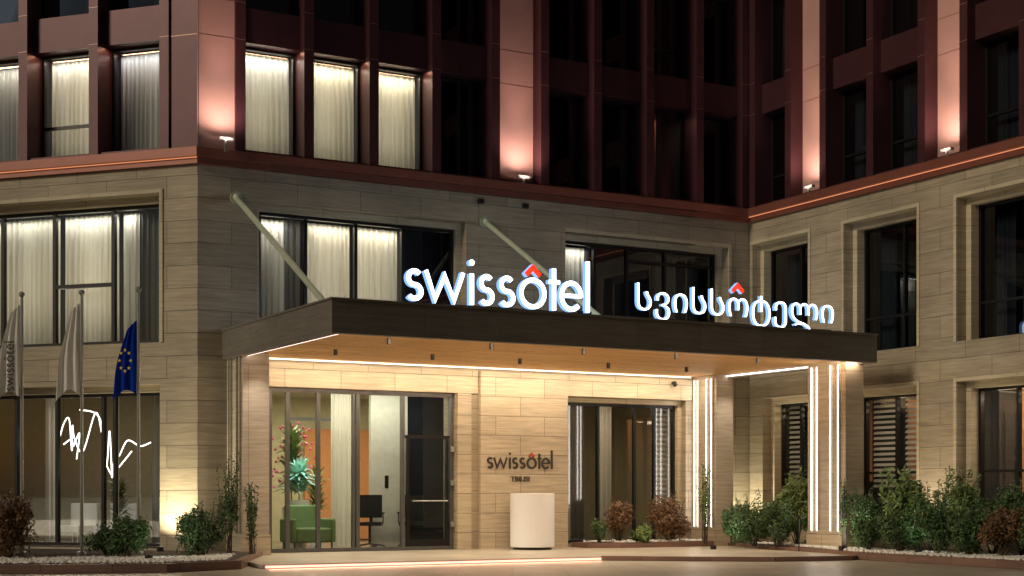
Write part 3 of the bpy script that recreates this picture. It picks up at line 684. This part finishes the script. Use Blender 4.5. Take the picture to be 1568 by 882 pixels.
# ------------------------------------------------------------ interior furniture
p=MAIN(2.55,-1.3,.066); e=empty('armchair',p)
b=MB(); b.box(MAIN,2.25,2.95,-1.6,-1.0,.2,.48); b.box(MAIN,2.25,2.95,-1.75,-1.6,.2,.92); b.box(MAIN,2.15,2.25,-1.7,-1.0,.2,.66); b.box(MAIN,2.95,3.05,-1.7,-1.0,.2,.66)
o=b.make('seat','chairg',e); m_=o.modifiers.new('bv','BEVEL'); m_.width=.04; m_.segments=3
b=MB()
for a,d_ in ((2.22,-1.05),(2.98,-1.05),(2.22,-1.65),(2.98,-1.65)): b.cyl(MAIN(a,d_,.066),MAIN(a,d_,.2),.02)
b.make('legs','black',e)
def indoor_plant(pos,h,r,mat,flowers=False,seed=1,pot=.35,n=110,wd=.03):
    e=empty('potted_plant',pos); b=MB(); b.cyl(pos,pos+Vector((0,0,pot)),.14,.2,20); b.make('pot','white',e)
    rnd=random.Random(seed); lv=MB(); fl=MB(); c=pos+Vector((0,0,pot))
    for i in range(n):
        a=rnd.uniform(0,6.28); el=rnd.uniform(.1,1.4); L=rnd.uniform(.6,1)*r; hh=rnd.uniform(.2,1)*h
        base=c+Vector((0,0,hh*.6)); dr=Vector((math.cos(a)*math.cos(el),math.sin(a)*math.cos(el),math.sin(el))); sd=Vector((-math.sin(a),math.cos(a),0))
        m1=base+dr*L*.5; m2=base+dr*L-Vector((0,0,L*.25)); i0=len(lv.v)
        lv.v+=[base,m1+sd*wd,m2,m1-sd*wd]; lv.f.append((i0,i0+1,i0+2,i0+3)); lv.uv.append([(0,0)]*4)
        if flowers and rnd.random()<.3: fl.ball(m2+Vector((0,0,.05)),.03,6,4)
    lv.cyl(c,c+Vector((0,0,h*.7)),.02,.01,6)
    lv.make('leaves',mat,e,recalc=False)
    if flowers: fl.make('flowers','pink',e)
indoor_plant(MAIN(2.66,-1.95,.066),.9,.55,'plantb',False,3,.95,260,.04); indoor_plant(MAIN(2.80,-2.75,.066),2.3,.6,'leafl',True,5,.8,260,.04); indoor_plant(MAIN(3.4,-2.9,.066),1.6,.5,'leafl',False,8,.4,160)
indoor_plant(LEFT(2.3,-1.0,.165),1.2,.5,'leafl',False,6,.35,150)
spot('plant_fill',MAIN(2.6,-1.2,3.2),A3(MAIN,0.05,-.4,-1),260,(.75,.92,1),ang=55,blend=1)  # added fill spot that brightens the indoor plants, without a visible source
def office_chair(p):
    e=empty('office_chair',p); b=MB()
    b.cyl(p+Vector((0,0,.08)),p+Vector((0,0,.45)),.025)
    for k in range(5):
        a=k*1.257; q1=p+Vector((math.cos(a)*.28,math.sin(a)*.28,.06)); b.cyl(p+Vector((0,0,.1)),q1,.018); b.ball(q1-Vector((0,0,.02)),.035,8,6)
    F=Fr((p.x,p.y),(1,0),(0,-1)); b.box(F,-.24,.24,-.24,.24,.45+p.z,.52+p.z); b.box(F,-.22,.22,-.28,-.23,.6+p.z,1.05+p.z); b.box(F,-.03,.03,-.29,-.25,.5+p.z,.65+p.z)
    b.box(F,-.28,-.24,-.18,.12,.68+p.z,.71+p.z); b.box(F,.24,.28,-.18,.12,.68+p.z,.71+p.z)
    b.box(F,-.27,-.25,-.03,.0,.5+p.z,.68+p.z); b.box(F,.25,.27,-.03,.0,.5+p.z,.68+p.z)
    b.make('frame','black',e)
office_chair(MAIN(3.75,-1.0,.066)); office_chair(MAIN(4.65,-1.0,.066))
e=empty('pendant_light',LEFT(2.9,-1.4,3.2)); b=MB(); wv=MB()
def smooth_path(pts,sub=8):
    out=[]
    for i in range(len(pts)-1):
        p0=pts[max(0,i-1)]; p1=pts[i]; p2=pts[i+1]; p3=pts[min(len(pts)-1,i+2)]
        for k in range(sub):
            t=k/sub; out.append(.5*((2*p1)+(-p0+p2)*t+(2*p0-5*p1+4*p2-p3)*t*t+(-p0+3*p1-3*p2+p3)*t**3))
    out.append(pts[-1]); return out
for pts in ([(4.1,2.35),(4.0,2.05),(3.9,2.5),(3.8,2.6),(3.72,2.1),(3.6,2.0),(3.5,2.45),(3.4,2.2),(3.25,1.95),(3.1,2.7),(3.02,2.3)],
            [(3.3,2.75),(3.05,2.6),(2.95,1.7),(2.88,2.35),(2.8,1.75),(2.65,1.45),(2.5,2.0),(2.42,1.85),(2.3,2.15),(2.15,2.05),(1.95,2.12)],
            [(3.9,2.1),(3.7,2.2),(3.45,2.05),(3.3,2.3),(3.35,1.8)],[(2.95,1.7),(2.7,1.5),(2.45,1.6),(2.25,1.95)]):
    sp=smooth_path([LEFT(a,-1.4-.2*math.sin(a*7),z) for a,z in pts])
    for p0,p1 in zip(sp,sp[1:]): b.cyl(p0,p1,.013,n=6,cap=False)
    wv.cyl(Vector((sp[0].x,sp[0].y,3.3)),sp[0],.004,n=4)
b.make('led_tube',emis('pendant_led',(1,.9,.8),4,False),e,recalc=False); wv.make('wires','black',e)
for r_ in (3.6,2.7):
    p=LEFT(r_,-1.5,.165); e=empty('lounge_chair',p); b=MB(); b.box(LEFT,r_-.3,r_+.3,-1.8,-1.2,.4,.52); b.box(LEFT,r_-.3,r_+.3,-1.9,-1.8,.4,.95)
    for a in (-.25,.25):
        for d_ in (-1.25,-1.8): b.cyl(LEFT(r_+a,d_,.165),LEFT(r_+a,d_,.4),.018)
    o=b.make('seat','white',e); m_=o.modifiers.new('bv','BEVEL'); m_.width=.03; m_.segments=3
p=Vector((5.35,28.2,.06)); e=empty('garden_lamp',p); b=MB(); b.cyl(p,p+Vector((0,0,.62)),.012); b.cyl(p+Vector((0,0,.62)),p+Vector((0,0,.66)),.06); b.make('post','black',e)

# ------------------------------------------------------------ world / sun / camera
w=bpy.data.worlds.new('World'); S.world=w; w.use_nodes=True; n=w.node_tree; n.nodes.clear()
sk=N(n,'ShaderNodeTexSky'); sk.sky_type='NISHITA'; sk.sun_disc=False
sd=Vector((-.78,-.60,.46)).normalized()
sk.sun_elevation=math.radians(-3); sk.sun_rotation=math.atan2(sd.x,sd.y)
bg=N(n,'ShaderNodeBackground'); bg.inputs[1].default_value=.35; o=N(n,'ShaderNodeOutputWorld')
n.links.new(sk.outputs[0],bg.inputs[0]); n.links.new(bg.outputs[0],o.inputs[0])
l=bpy.data.lights.new('sun','SUN'); l.energy=1.3; l.angle=math.radians(14); l.color=(1,.85,.63)
o=bpy.data.objects.new('sun',l); COL.objects.link(o); o.rotation_euler=(-sd).to_track_quat('-Z','Y').to_euler(); o.location=(-10,-5,20)
c=bpy.data.cameras.new('camera'); c.sensor_width=36; c.lens=53.17; c.shift_y=.2003; c.clip_end=1500
o=bpy.data.objects.new('camera',c); COL.objects.link(o); o.location=(0,0,1.15); o.rotation_euler=(math.radians(90),0,0); S.camera=o
